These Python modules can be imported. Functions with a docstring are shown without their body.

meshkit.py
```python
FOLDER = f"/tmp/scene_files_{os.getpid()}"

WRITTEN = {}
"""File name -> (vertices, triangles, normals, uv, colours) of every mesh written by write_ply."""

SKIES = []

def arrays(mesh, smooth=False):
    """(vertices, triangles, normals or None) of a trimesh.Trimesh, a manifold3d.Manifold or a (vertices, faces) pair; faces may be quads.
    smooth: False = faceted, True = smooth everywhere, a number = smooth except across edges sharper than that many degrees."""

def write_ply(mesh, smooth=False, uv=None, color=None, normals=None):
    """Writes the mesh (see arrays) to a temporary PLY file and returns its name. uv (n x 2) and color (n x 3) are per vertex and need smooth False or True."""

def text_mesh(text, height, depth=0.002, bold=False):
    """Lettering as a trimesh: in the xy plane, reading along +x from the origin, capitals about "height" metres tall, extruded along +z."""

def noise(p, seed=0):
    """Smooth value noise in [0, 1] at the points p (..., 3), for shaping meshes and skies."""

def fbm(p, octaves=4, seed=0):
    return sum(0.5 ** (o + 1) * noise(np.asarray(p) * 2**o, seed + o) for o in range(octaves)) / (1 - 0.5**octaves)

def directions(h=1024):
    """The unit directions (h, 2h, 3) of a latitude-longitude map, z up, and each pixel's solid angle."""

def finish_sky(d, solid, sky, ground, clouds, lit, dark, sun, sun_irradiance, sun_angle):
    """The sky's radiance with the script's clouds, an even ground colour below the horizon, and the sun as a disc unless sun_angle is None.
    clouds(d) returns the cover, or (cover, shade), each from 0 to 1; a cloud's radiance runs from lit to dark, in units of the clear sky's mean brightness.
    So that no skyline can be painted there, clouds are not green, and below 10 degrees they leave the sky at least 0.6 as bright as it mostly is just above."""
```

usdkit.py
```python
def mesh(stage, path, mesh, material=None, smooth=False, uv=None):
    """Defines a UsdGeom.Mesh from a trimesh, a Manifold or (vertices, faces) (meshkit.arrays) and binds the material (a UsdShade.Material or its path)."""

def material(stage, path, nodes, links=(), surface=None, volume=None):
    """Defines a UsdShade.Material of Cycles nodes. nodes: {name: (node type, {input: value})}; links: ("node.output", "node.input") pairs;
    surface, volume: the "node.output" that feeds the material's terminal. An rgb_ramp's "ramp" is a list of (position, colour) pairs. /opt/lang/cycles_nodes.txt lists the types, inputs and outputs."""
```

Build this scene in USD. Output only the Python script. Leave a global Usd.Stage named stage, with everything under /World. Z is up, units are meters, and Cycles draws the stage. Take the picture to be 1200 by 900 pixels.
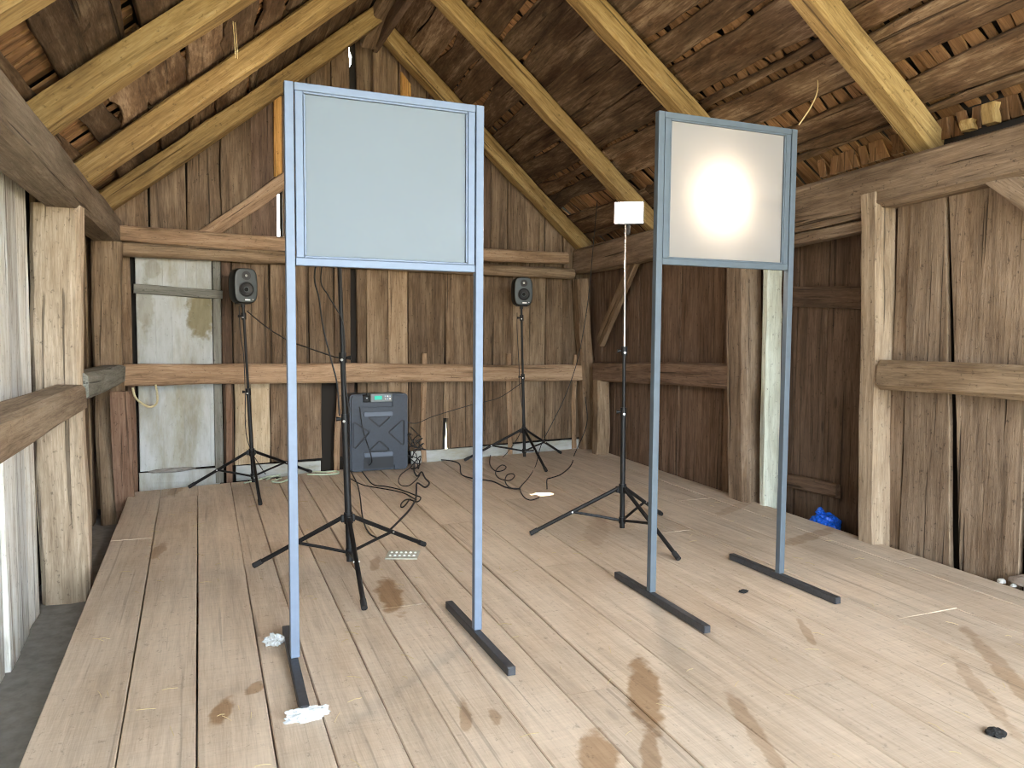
import math, random
import numpy as np, trimesh, shapely
from shapely.geometry import Polygon, box as sbox
import usdkit, meshkit
from pxr import Usd, UsdGeom, UsdLux, UsdShade, Sdf, Gf, Vt

stage = Usd.Stage.CreateInMemory()
UsdGeom.SetStageUpAxis(stage, 'Z'); UsdGeom.SetStageMetersPerUnit(stage, 1.0)
UsdGeom.Xform.Define(stage, '/World'); UsdGeom.Scope.Define(stage, '/World/Looks')
rng = random.Random(7); nr = np.random.RandomState(7)

# ------------------------------------------------------------------ camera
FPX, CH = 910.0, 1.30
def _basis(vpx=240., hor=390., roll=math.radians(.4)):
    pitch = math.atan((450 - hor) / FPX); yaw = math.atan((600 - vpx) / FPX * math.cos(pitch))
    fw = np.array([math.sin(yaw) * math.cos(pitch), math.cos(yaw) * math.cos(pitch), -math.sin(pitch)])
    r = np.array([math.cos(yaw), -math.sin(yaw), 0]); u = np.cross(r, fw)
    return r * math.cos(roll) + u * math.sin(roll), u * math.cos(roll) - r * math.sin(roll), fw
CR, CU, CF = _basis(); CC = np.array([0, 0, CH])
cam = UsdGeom.Camera.Define(stage, '/World/camera')
cam.CreateHorizontalApertureAttr(36.0); cam.CreateVerticalApertureAttr(27.0); cam.CreateFocalLengthAttr(FPX / 1200 * 36.0)
cam.CreateClippingRangeAttr(Gf.Vec2f(0.05, 1000)); cam.CreateExposureAttr(0.8)
cam.AddTransformOp().Set(Gf.Matrix4d(*CR, 0, *CU, 0, *(-CF), 0, *CC, 1))
# ------------------------------------------------------------------ daylight: open barn front behind the camera, sun high over the right roof slope
SUN = np.array([math.cos(math.radians(64)) * math.cos(math.radians(-4)), math.cos(math.radians(64)) * math.sin(math.radians(-4)), math.sin(math.radians(64))])
dome = UsdLux.DomeLight.Define(stage, '/World/sky'); dome.CreateColorAttr(Gf.Vec3f(.80, .91, 1.0)); dome.CreateIntensityAttr(3.2)
sun = UsdLux.DistantLight.Define(stage, '/World/sun'); sun.CreateAngleAttr(.53); sun.CreateColorAttr(Gf.Vec3f(1, .9, .74)); sun.CreateIntensityAttr(12.0); sun.CreateNormalizeAttr(True)
_z = SUN / np.linalg.norm(SUN); _x = np.cross([0, 0, 1], _z); _x /= np.linalg.norm(_x); _y = np.cross(_z, _x)
sun.AddTransformOp().Set(Gf.Matrix4d(*_x, 0, *_y, 0, *_z, 0, 0, 0, 0, 1))

# ------------------------------------------------------------------ placing: the point of a plane that lies behind a pixel of the photograph
def ray(x, y): return (x - 600) / FPX * CR - (y - 450) / FPX * CU + CF
def on_plane(x, y, p0, n): d = ray(x, y); return CC + d * (np.dot(np.asarray(p0) - CC, n) / np.dot(d, n))
def fl(x, y, z=0.0): return on_plane(x, y, [0, 0, z], [0, 0, 1])
def at(x, y, px, py): return on_plane(x, y, [px, py, 0], [CF[0], CF[1], 0])
BD = np.array([4.61, .87, 0]); BD /= np.linalg.norm(BD); BN = np.array([-BD[1], BD[0], 0]); B0 = np.array([-.55, 7.05, 0])
def bw(u, z, off=0.0): return B0 + BD * u - BN * off + np.array([0, 0, z])            # back wall: along, up, off into the room
def bk(x, y, off=0.0):
    p = on_plane(x, y, B0 - BN * off, BN); return float((p - B0) @ BD), float(p[2])
# roof planes (underside of the rafters)
def _pl(a, b, c):
    n = np.cross(np.subtract(b, a), np.subtract(c, a)); n = n / np.linalg.norm(n); return np.array(a, float), n if n[2] > 0 else -n
LP = _pl([-.64, 3, 2.2], [-.64, 7.4, 2.19], [1.5, 7.4, 4.0]); RP = _pl([3.85, 2.77, 2.47], [3.85, 7.7, 2.23], [1.5, 7.4, 4.0])
def pz(pl, x, y, off=0.0):
    p = pl[0] + pl[1] * off; return (np.dot(pl[1], p) - pl[1][0] * x - pl[1][1] * y) / pl[1][2]
def ridge_x(y): return 1.727 - .03067 * y
def roof_z(x, y, off=0.0): return min(pz(LP, x, y, off), pz(RP, x, y, off))

# ------------------------------------------------------------------ scene-graph helpers
_names = {}
def numbered(parent, name):
    k = (str(parent), name); n = _names.get(k, 0); _names[k] = n + 1
    return f'{parent}/{name}' + (f'_{n:03d}' if n else '')
def tag(prim, label=None, cat=None, group=None, kind=None):
    for k, v in (('label', label), ('category', cat), ('group', group), ('kind', kind)):
        if v: prim.SetCustomDataByKey(k, v)
    return prim
ORIGIN = {}
def thing(name, label=None, cat=None, loc=(0, 0, 0), group=None, kind=None):
    p = numbered('/World', name); x = UsdGeom.Xform.Define(stage, p); x.AddTranslateOp().Set(Gf.Vec3d(*map(float, loc)))
    ORIGIN[p] = np.array(loc, float); tag(x.GetPrim(), label, cat, group, kind); return p
def org(parent): return ORIGIN.get('/'.join(str(parent).split('/')[:3]), np.zeros(3))
def obj(name, mesh, mat, parent='/World', smooth=False, label=None, cat=None, group=None, kind=None):
    p = numbered(parent, name); m = mesh.copy(); m.apply_translation(-org(parent))
    g = usdkit.mesh(stage, p, m, M[mat], smooth); tag(g.GetPrim(), label, cat, group, kind); return p
def wood(name, loft, mat, parent='/World', label=None, cat=None, group=None, kind=None, smooth=False, tint=None):
    """loft = (vertices, triangles, grain coordinates); the grain coordinates and a tint go along as primvars."""
    v, f, gc = loft; p = numbered(parent, name); v = v - org(parent)
    m = UsdGeom.Mesh.Define(stage, p)
    if not smooth:
        pass
    m.CreatePointsAttr(Vt.Vec3fArray.FromNumpy(np.asarray(v, np.float32)))
    m.CreateFaceVertexCountsAttr(Vt.IntArray.FromNumpy(np.full(len(f), 3, np.int32)))
    m.CreateFaceVertexIndicesAttr(Vt.IntArray.FromNumpy(np.asarray(f, np.int32).ravel()))
    m.CreateSubdivisionSchemeAttr('none')
    if smooth:
        n = np.zeros_like(v); fn = np.cross(v[f[:, 1]] - v[f[:, 0]], v[f[:, 2]] - v[f[:, 0]])
        for k in range(3): np.add.at(n, f[:, k], fn)
        n /= np.maximum(np.linalg.norm(n, axis=1, keepdims=True), 1e-12)
        m.CreateNormalsAttr(Vt.Vec3fArray.FromNumpy(n.astype(np.float32))); m.SetNormalsInterpolation('vertex')
    off = np.array([rng.uniform(0, 60), rng.uniform(0, 60), rng.uniform(0, 60)]); t = rng.random() if tint is None else tint
    api = UsdGeom.PrimvarsAPI(m)
    api.CreatePrimvar('gc', Sdf.ValueTypeNames.Float3Array, 'vertex').Set(Vt.Vec3fArray.FromNumpy((gc + off).astype(np.float32)))
    api.CreatePrimvar('tint', Sdf.ValueTypeNames.Float3Array, 'vertex').Set(Vt.Vec3fArray.FromNumpy(np.full((len(v), 3), t, np.float32)))
    UsdShade.MaterialBindingAPI.Apply(m.GetPrim()).Bind(M[mat]); tag(m.GetPrim(), label, cat, group, kind); return p
def dup(root, loc, rotz, label, group=None):
    src = stage.GetPrimAtPath(root); was = src.GetCustomData(); p = numbered('/World', root.split('/')[-1].rstrip('0123456789').rstrip('_'))
    x = UsdGeom.Xform.Define(stage, p); pr = x.GetPrim()
    pr.GetReferences().AddInternalReference(root); pr.SetInstanceable(True)
    x.ClearXformOpOrder(); x.AddTranslateOp().Set(Gf.Vec3d(*map(float, loc))); x.AddRotateZOp().Set(float(rotz))
    tag(pr, label, was.get('category'), group or was.get('group')); return p

# ------------------------------------------------------------------ mesh helpers
def close_loft(rows):
    """rows: list of (k,3) rings -> vertices, triangles with fan caps."""
    k = len(rows[0]); n = len(rows); v = np.vstack(rows); f = []
    for i in range(n - 1):
        for j in range(k):
            a, b = i * k + j, i * k + (j + 1) % k; c, d = a + k, b + k
            f += [(a, b, d), (a, d, c)]
    f += [(0, j + 1, j) for j in range(1, k - 1)]; o = (n - 1) * k
    f += [(o, o + j, o + j + 1) for j in range(1, k - 1)]
    return v, np.array(f)
def fix(v, f, gc):
    a, b, c = v[f[:, 0]], v[f[:, 1]], v[f[:, 2]]
    if np.einsum('ij,ij->i', a, np.cross(b, c)).sum() < 0: f = f[:, ::-1]
    return v, f, gc
def timber(p0, p1, w, h, side=None, n=8, ch=.14, rough=.006, seed=None, ring=None, taper=1.0, bow=0.0):
    """A hewn beam from p0 to p1: w across 'side', h along the third axis, chamfered edges, uneven faces."""
    p0, p1 = np.asarray(p0, float), np.asarray(p1, float); L = np.linalg.norm(p1 - p0); a = (p1 - p0) / L
    s = np.array([0, 0, 1.0]) if side is None else np.asarray(side, float); s = s - a * (s @ a); s /= np.linalg.norm(s); t = np.cross(a, s)
    c = ch * min(w, h)
    if ring is None:
        W, Hh = w / 2, h / 2
        R = [(-W + c, -Hh), (W - c, -Hh), (W, -Hh + c), (W, Hh - c), (W - c, Hh), (-W + c, Hh), (-W, Hh - c), (-W, -Hh + c)]
    else:
        R = [(math.cos(q) * w / 2, math.sin(q) * h / 2) for q in np.linspace(0, 2 * math.pi, ring, endpoint=False)]
    R = np.array(R); lr = np.random.RandomState(seed if seed is not None else rng.randrange(10**6)); rows, gc = [], []
    ph = lr.rand(4) * 6.28
    for i in range(n + 1):
        x = i / n; k = 1 + (taper - 1) * x
        d = R * k + lr.normal(0, rough, R.shape) * .6
        sh = np.array([math.sin(ph[0] + x * 5), math.sin(ph[1] + x * 4)]) * rough * 1.5 + np.array([0, bow * math.sin(math.pi * x)])
        rows.append(p0 + a * (x * L) + (d[:, :1] + sh[0]) * s + (d[:, 1:] + sh[1]) * t)
        gc.append(np.column_stack([np.full(len(R), x * L), d]))
    v, f = close_loft(rows); return fix(v - v.mean(0), f, np.vstack(gc))[0] + v.mean(0), fix(v - v.mean(0), f, None)[1], np.vstack(gc)
def plank(P, ul, ur, vl, vr, t, wany=.004, w0=0.0, n=4):
    """A board in the frame P(u, v, w): left edge ul at heights vl (pairs bottom/top), right edge ur; front face at w0, back at w0-t."""
    rows, gc = [], []
    k = max(3, n // 3); J = np.array([[rng.gauss(0, wany) for _ in range(k + 1)] for _ in range(2)]) * 1.3
    for i in range(n + 1):
        x = i / n
        jl, jr = (float(np.interp(x, np.linspace(0, 1, k + 1), J[q])) + rng.gauss(0, wany * .3) for q in (0, 1)); tw = rng.gauss(0, .0015)
        a, b = ul[0] + (ul[1] - ul[0]) * x + jl, ur[0] + (ur[1] - ur[0]) * x + jr
        va, vb = vl[0] + (vl[1] - vl[0]) * x, vr[0] + (vr[1] - vr[0]) * x
        c = min(.004, t * .3)
        q = [(a, va, w0 - t), (b, vb, w0 - t), (b, vb, w0 - c + tw), (b - c, vb, w0 + tw), (a + c, va, w0 - tw), (a, va, w0 - c - tw)]
        rows.append(np.array([P(*z) for z in q])); gc.append(np.array([(z[1], z[0], z[2]) for z in q]))
    v, f = close_loft(rows); m = v.mean(0); v2, f, _ = fix(v - m, f, None); return v, f, np.vstack(gc)
def bx(lo, hi):
    m = trimesh.creation.box(np.subtract(hi, lo)); m.apply_translation((np.add(lo, hi)) / 2.0); return m
def rbx(c, s, r=.004, R=None):
    """A box with rounded vertical-plan corners and bevels (hull of small spheres)."""
    pts = []; e = trimesh.creation.icosphere(1, r).vertices
    for i in np.ndindex(2, 2, 2): pts.append(e + (np.array(i) - .5) * (np.array(s) - 2 * r))
    m = trimesh.convex.convex_hull(np.vstack(pts))
    if R is not None: m.apply_transform(R)
    m.apply_translation(c); return m
def tube(pts, r, k=8, caps=True):
    pts = np.asarray(pts, float); rr = np.broadcast_to(r, (len(pts),)); tg = np.gradient(pts, axis=0); tg /= np.linalg.norm(tg, axis=1, keepdims=True) + 1e-12
    up = np.array([0, 0, 1.0]) if abs(tg[0][2]) < .9 else np.array([1.0, 0, 0]); rows = []
    for p, t, q in zip(pts, tg, rr):
        s = np.cross(t, up)
        if np.linalg.norm(s) < 1e-6: s = np.cross(t, [1, 0, 0])
        s /= np.linalg.norm(s); u = np.cross(s, t); up = u; an = np.linspace(0, 2 * math.pi, k, endpoint=False)
        rows.append(p + q * (np.cos(an)[:, None] * s + np.sin(an)[:, None] * u))
    v, f = close_loft(rows); m = trimesh.Trimesh(v, f, process=False)
    if m.volume < 0: m.invert()
    return m
def spline(pts, n=8):
    p = np.asarray(pts, float); p = np.vstack([2 * p[0] - p[1], p, 2 * p[-1] - p[-2]]); out = []
    for i in range(1, len(p) - 2):
        for t in np.linspace(0, 1, n, endpoint=False):
            out.append(.5 * (2 * p[i] + (p[i + 1] - p[i - 1]) * t + (2 * p[i - 1] - 5 * p[i] + 4 * p[i + 1] - p[i + 2]) * t * t + (3 * p[i] - p[i - 1] - 3 * p[i + 1] + p[i + 2]) * t ** 3))
    return np.array(out + [p[-2]])
def cyl(p0, p1, r, k=14): return tube([p0, np.add(p0, p1) * .5, p1], r, k)
def lathe(prof, k=24): return trimesh.creation.revolve(np.array(prof), sections=k)
def cat(*m): return trimesh.util.concatenate([x for x in m])
def ext(poly, h): return trimesh.creation.extrude_polygon(poly, h, engine='earcut')
def rotz(a): return trimesh.transformations.rotation_matrix(a, [0, 0, 1])
def frame_of(x, y, o):
    T = np.eye(4); z = np.cross(x, y); T[:3, 0], T[:3, 1], T[:3, 2], T[:3, 3] = x, y, z, o; return T

# ------------------------------------------------------------------ materials
M = {}
def mat_wood(name, dark, mid, light, tone=.55, blotch=(0.5, .42, .33), bl=.5, rough=.75, bump=.5, grain=1.0, knots=1.0, crack=.7, stains=(), stain_col=(.2, .12, .06), val=(.76, 1.2), speck=.5, saw=0.0, lo=.34, hi=.68):
    N = {'a': ('attribute', {'attribute': 'gc'}), 'ti': ('attribute', {'attribute': 'tint'}),
         'm1': ('mapping', {'scale': (1.0, 15 * grain, 15 * grain)}), 'n1': ('noise_texture', {'scale': 1.0, 'detail': 9.0, 'roughness': .68, 'distortion': .9}),
         'm2': ('mapping', {'scale': (7, 130 * grain, 130 * grain)}), 'n2': ('noise_texture', {'scale': 1.0, 'detail': 4.0, 'roughness': .7}),
         'm3': ('mapping', {'scale': (1.6, 5, 5)}), 'n3': ('noise_texture', {'scale': 1.0, 'detail': 5.0, 'roughness': .65}),
         'mx': ('mix_float', {'fac': .36}), 'r': ('rgb_ramp', {'ramp': [(lo, dark), ((lo + hi) / 2, mid), (hi, light)]}),
         'br': ('rgb_ramp', {'ramp': [(.42, (0, 0, 0)), (.66, (1, 1, 1))]}), 'bm': ('math', {'math_type': 'multiply', 'value2': bl}),
         'b': ('mix', {'mix_type': 'multiply', 'color2': blotch}),
         'mk': ('mapping', {'scale': (1.5, 4.6, 4.6)}), 'vk': ('voronoi_texture', {'scale': 1.0, 'randomness': 1.0}),
         'rk': ('rgb_ramp', {'ramp': [(0.0, (1, 1, 1)), (.055, (.85, .85, .85)), (.075, (.25, .25, .25)), (.13, (0, 0, 0))]}), 'km': ('math', {'math_type': 'multiply', 'value2': .62 * knots}),
         'k': ('mix', {'mix_type': 'mix', 'color2': tuple(c * .42 for c in dark)}),
         'mc': ('mapping', {'scale': (.7, 34, 34)}), 'nc': ('noise_texture', {'scale': 1.0, 'detail': 2.0, 'roughness': .5}), 'rc': ('rgb_ramp', {'ramp': [(.655, (0, 0, 0)), (.70, (1, 1, 1))]}), 'ms': ('mapping', {'scale': (30, 38, 38)}), 'ns': ('noise_texture', {'scale': 1.0, 'detail': 4.0, 'roughness': .7}), 'rsp': ('rgb_ramp', {'ramp': [(.60, (1, 1, 1)), (.70, (1 - speck,) * 3)]}), 'sp': ('mix', {'mix_type': 'multiply', 'fac': 1.0}), 'mw': ('mapping', {'scale': (60, 2.2, 2.2)}), 'nw': ('noise_texture', {'scale': 1.0, 'detail': 4.0, 'roughness': .65, 'distortion': 1.2}), 'rw': ('rgb_ramp', {'ramp': [(.35, (1 - saw,) * 3), (.65, (1, 1, 1))]}), 'sw': ('mix', {'mix_type': 'multiply', 'fac': 1.0}),
         'cm': ('math', {'math_type': 'multiply', 'value2': crack}), 'c': ('mix', {'mix_type': 'mix', 'color2': tuple(c * .35 for c in dark)}),
         'tv': ('map_range', {'from_min': 0.0, 'from_max': 1.0, 'to_min': val[0], 'to_max': val[1]}), 'h': ('hsv', {}),
         'bh': ('math', {'math_type': 'add'}), 'bc': ('math', {'math_type': 'subtract'}), 'bu': ('bump', {'strength': bump, 'distance': .012}),
         'p': ('principled_bsdf', {'roughness': rough, 'specular_ior_level': .25})}
    L = [('a.vector', 'm1.vector'), ('a.vector', 'm2.vector'), ('a.vector', 'm3.vector'), ('a.vector', 'mk.vector'), ('a.vector', 'mc.vector'),
         ('m1.vector', 'n1.vector'), ('m2.vector', 'n2.vector'), ('m3.vector', 'n3.vector'), ('mk.vector', 'vk.vector'), ('mc.vector', 'nc.vector'),
         ('n1.fac', 'mx.a'), ('n2.fac', 'mx.b'), ('mx.result', 'r.fac'), ('n3.fac', 'br.fac'), ('br.color', 'bm.value1'), ('r.color', 'b.color1'), ('bm.value', 'b.fac'),
         ('vk.distance', 'rk.fac'), ('rk.color', 'km.value1'), ('b.color', 'k.color1'), ('km.value', 'k.fac'),
         ('nc.fac', 'rc.fac'), ('rc.color', 'cm.value1'), ('k.color', 'c.color1'), ('cm.value', 'c.fac'), ('a.vector', 'ms.vector'), ('ms.vector', 'ns.vector'), ('ns.fac', 'rsp.fac'), ('c.color', 'sp.color1'), ('rsp.color', 'sp.color2'), ('a.vector', 'mw.vector'), ('mw.vector', 'nw.vector'), ('nw.fac', 'rw.fac'), ('sp.color', 'sw.color1'), ('rw.color', 'sw.color2'), ('ti.fac', 'tv.value'), ('tv.result', 'h.value'), ('sw.color', 'h.color'),
         ('mx.result', 'bh.value1'), ('n3.fac', 'bh.value2'), ('bh.value', 'bc.value1'), ('rc.color', 'bc.value2'), ('bc.value', 'bu.height'), ('bu.normal', 'p.normal')]
    last = 'h.color'
    if stains:
        N['g'] = ('geometry', {}); N['sn'] = ('noise_texture', {'scale': 14.0, 'detail': 4.0}); N['sn2'] = ('math', {'math_type': 'multiply_add', 'value2': .9, 'value3': -.45}); L += [('g.position', 'sn.vector'), ('sn.fac', 'sn2.value1')]; acc = None
        for i, (x, y, a, lx, ly, s, *zz) in enumerate(stains):
            N[f's{i}'] = ('mapping', {'mapping_type': 'texture', 'location': (x, y, zz[0] if zz else 0), 'rotation': (0, 0, math.radians(a)), 'scale': (lx, ly, zz[1] if zz else 1)})
            N[f'q{i}'] = ('gradient_texture', {'gradient_type': 'spherical'}); N[f'w{i}'] = ('math', {'math_type': 'add'}); N[f'v{i}'] = ('map_range', {'range_type': 'smoothstep', 'from_min': .22, 'from_max': .5, 'to_min': 0.0, 'to_max': s, 'clamp': True})
            N[f'z{i}'] = ('math', {'math_type': 'greater_than', 'value2': .004}); N[f'y{i}'] = ('math', {'math_type': 'multiply'})
            L += [('g.position', f's{i}.vector'), (f's{i}.vector', f'q{i}.vector'), (f'q{i}.fac', f'w{i}.value1'), ('sn2.value', f'w{i}.value2'), (f'w{i}.value', f'v{i}.value'), (f'q{i}.fac', f'z{i}.value1'), (f'v{i}.result', f'y{i}.value1'), (f'z{i}.value', f'y{i}.value2')]
            if acc is None: acc = f'y{i}.value'
            else: N[f'x{i}'] = ('math', {'math_type': 'maximum'}); L += [(acc, f'x{i}.value1'), (f'y{i}.value', f'x{i}.value2')]; acc = f'x{i}.value'
        N['st'] = ('mix', {'mix_type': 'multiply', 'color2': stain_col}); L += [(last, 'st.color1'), (acc, 'st.fac')]; last = 'st.color'
    L.append((last, 'p.base_color'))
    M[name] = usdkit.material(stage, '/World/Looks/' + name, N, L, 'p.BSDF')
def mat(name, col, rough=.5, metal=0.0, noise=0.0, scale=40, bump=0.0, **kw):
    N = {'p': ('principled_bsdf', {'base_color': col, 'roughness': rough, 'metallic': metal, **kw})}; L = []
    if noise:
        N['t'] = ('texture_coordinate', {}); N['n'] = ('noise_texture', {'scale': float(scale), 'detail': 5.0, 'roughness': .6})
        N['r'] = ('rgb_ramp', {'ramp': [(.3, tuple(c * (1 - noise) for c in col)), (.7, tuple(min(1, c * (1 + noise)) for c in col))]})
        L = [('t.object', 'n.vector'), ('n.fac', 'r.fac'), ('r.color', 'p.base_color')]
        if bump: N['b'] = ('bump', {'strength': bump, 'distance': .01}); L += [('n.fac', 'b.height'), ('b.normal', 'p.normal')]
    M[name] = usdkit.material(stage, '/World/Looks/' + name, N, L, 'p.BSDF')
def mat_emit(name, col, s): M[name] = usdkit.material(stage, '/World/Looks/' + name, {'e': ('emission', {'color': col, 'strength': float(s)})}, [], 'e.emission')

_fs = [(fl(260, 832), 78, .10, .035, .8), (fl(457, 697), 84, .26, .06, .85), (fl(755, 812), 62, .30, .06, .85), (fl(702, 888), 70, .16, .06, .8), (fl(762, 885), 62, .16, .03, .7),
       (fl(545, 840), 75, .12, .02, .6), (fl(205, 545 + 30), 80, .18, .05, .5), (fl(185, 645), 80, .18, .04, .55), (fl(300, 805), 60, .05, .03, .7), (fl(340, 690), 85, .3, .05, .3),
       (fl(950, 628), 20, .35, .06, .5), (fl(880, 850), 70, .3, .03, .5), (fl(860, 595), 30, .35, .05, .35), (fl(1180, 790), 55, .5, .04, .5), (fl(1150, 810), 55, .35, .03, .4), (fl(440, 660), 75, .14, .03, .55),
       (fl(580, 840), 80, .06, .02, .6), (fl(320, 640), 80, .12, .06, .25), (fl(700, 620), 60, .4, .08, .25), (fl(945, 740), 60, .14, .02, .5)]
mat_wood('floor_wood', (.46, .37, .285), (.60, .49, .38), (.70, .59, .47), blotch=(.74, .68, .61), bl=.55, rough=.62, bump=.15, grain=1.3, knots=.45, crack=.35, speck=.32, saw=.09,
         stains=[(p[0], p[1], a, lx * 1.55, ly * 1.5, s) for p, a, lx, ly, s in _fs], stain_col=(.50, .36, .22), val=(.92, 1.07))
mat_wood('barn_wood', (.07, .046, .028), (.205, .140, .088), (.36, .26, .168), bl=.7, bump=.7)
mat_wood('dark_barn_wood', (.055, .034, .024), (.160, .103, .070), (.28, .19, .132), bl=.6, bump=.7)
mat_wood('pale_barn_wood', (.12, .08, .05), (.30, .213, .135), (.46, .345, .235), bl=.6, bump=.7)
mat_wood('right_barn_wood', (.10, .068, .045), (.24, .172, .118), (.38, .288, .207), bl=.6, bump=.9, crack=.85, speck=.6)
mat_wood('lime_wood', (.34, .28, .21), (.74, .725, .67), (.90, .905, .88), blotch=(.62, .55, .45), bl=.55, bump=.7, knots=.6, lo=.36, hi=.58, speck=.45)
mat_wood('post_wood', (.16, .112, .075), (.35, .262, .18), (.52, .415, .305), bl=.55, bump=.7)
mat_wood('pale_post_wood', (.24, .180, .125), (.46, .365, .265), (.64, .54, .425), bl=.5, bump=.7)
mat_wood('plate_wood', (.12, .090, .062), (.25, .195, .138), (.40, .33, .25), bl=.6, bump=.7)
mat_wood('rafter_wood', (.14, .086, .032), (.335, .225, .09), (.52, .385, .185), bl=.55, bump=.6)
mat_wood('roof_wood', (.040, .024, .014), (.15, .096, .056), (.40, .30, .20), blotch=(.38, .27, .19), bl=.9, bump=1.0, grain=.6, val=(.55, 1.35))
mat_wood('shingle_wood', (.12, .062, .028), (.25, .135, .062), (.36, .22, .11), bl=.4, val=(.6, 1.3))
mat_wood('orange_wood', (.30, .15, .04), (.52, .28, .085), (.66, .40, .14), bl=.3)
mat_wood('red_wood', (.13, .075, .048), (.27, .165, .11), (.40, .27, .19), bl=.5)
mat_wood('pine_wood', (.36, .26, .15), (.62, .49, .33), (.76, .64, .46), bl=.5)
mat_wood('rail_wood', (.17, .105, .06), (.365, .242, .15), (.53, .385, .262), bl=.55, bump=.7)
mat_wood('white_board', (.30, .31, .295), (.44, .465, .465), (.54, .565, .575), blotch=(.62, .54, .36), bl=.75, bump=.2, knots=0, crack=.12, grain=.25, speck=.2, val=(.95, 1.05), lo=.22, hi=.80,
         stains=[(*bw(.53, 0)[:2], 0, .17, .4, .85, 1.44, .30), (*bw(.10, 0)[:2], 0, .10, .4, .4, 1.5, .32), (*bw(.16, 0)[:2], 0, .10, .4, .35, 1.80, .12)], stain_col=(.45, .36, .17))
mat_wood('green_white_board', (.36, .37, .30), (.60, .62, .52), (.78, .80, .72), bl=.45, bump=.5, knots=.3, crack=.4)
mat_wood('grey_batten', (.10, .10, .085), (.20, .20, .175), (.30, .30, .27), bl=.4)
mat('outer_skin', (.02, .016, .013), .95)
mat('earth', (.25, .235, .215), .95, noise=.22, scale=14, bump=.6)
mat('grass', (.21, .185, .095), .9, noise=.3, scale=3)
mat('frame_paint', (.15, .195, .275), .5, .15, noise=.06, scale=20)
mat('frame_paint_shaded', (.105, .135, .165), .5, .15, noise=.06, scale=20)  # same paint as the left frame, with shade put into the colour
mat('foot_steel', (.055, .058, .066), .5, .3, noise=.2, scale=60)
mat('black_metal', (.006, .006, .007), .48, .0, specular_ior_level=.35)
mat('black_rubber', (.015, .015, .016), .7)
mat('chrome', (.75, .75, .75), .18, 1.0)
mat('silver', (.6, .6, .6), .4, .8)
mat('speaker_grey', (.040, .051, .055), .45, noise=.08, scale=80)
mat('speaker_black', (.008, .009, .010), .6, specular_ior_level=.25)
mat('cone_black', (.018, .018, .02), .6)
mat('dome_silver', (.75, .75, .74), .3, .6)
mat('case_plastic', (.026, .036, .054), .52, noise=.15, scale=50, bump=.1)
mat('case_dark', (.012, .015, .02), .6)
mat('case_handle', (.10, .125, .17), .45)
mat('device_grey', (.16, .18, .19), .45)
mat('bag_blue', (.004, .10, .62), .35)
mat('tissue', (.58, .61, .63), .9)
mat('pebble', (.42, .41, .39), .6)
mat('stone', (.30, .25, .215), .9, noise=.35, scale=14, bump=.7)
mat('soot', (.012, .012, .012), .9, noise=.3, scale=60)
mat('straw', (.62, .50, .27), .8)
mat('rope', (.58, .50, .30), .9, noise=.2, scale=200)
mat('cord_pale', (.52, .60, .46), .7)
mat('light_spot_base', (.42, .42, .35), .35)
mat('painted_light_dot', (.86, .92, .88), .25)  # white dots that stand in for light spots cast on the floor
mat('print_white', (.8, .8, .8), .5)
mat_emit('led_light', (1, .86, .72), 300)
mat_emit('fill_warm', (1, .84, .66), 240); mat_emit('spot_light', (1, .78, .57), 340)  # added fill for the back wall; glow behind the right panel
mat_emit('screen_green', (.10, .75, .55), .6)
mat_emit('key_light', (.6, .75, .9), .5)
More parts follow.
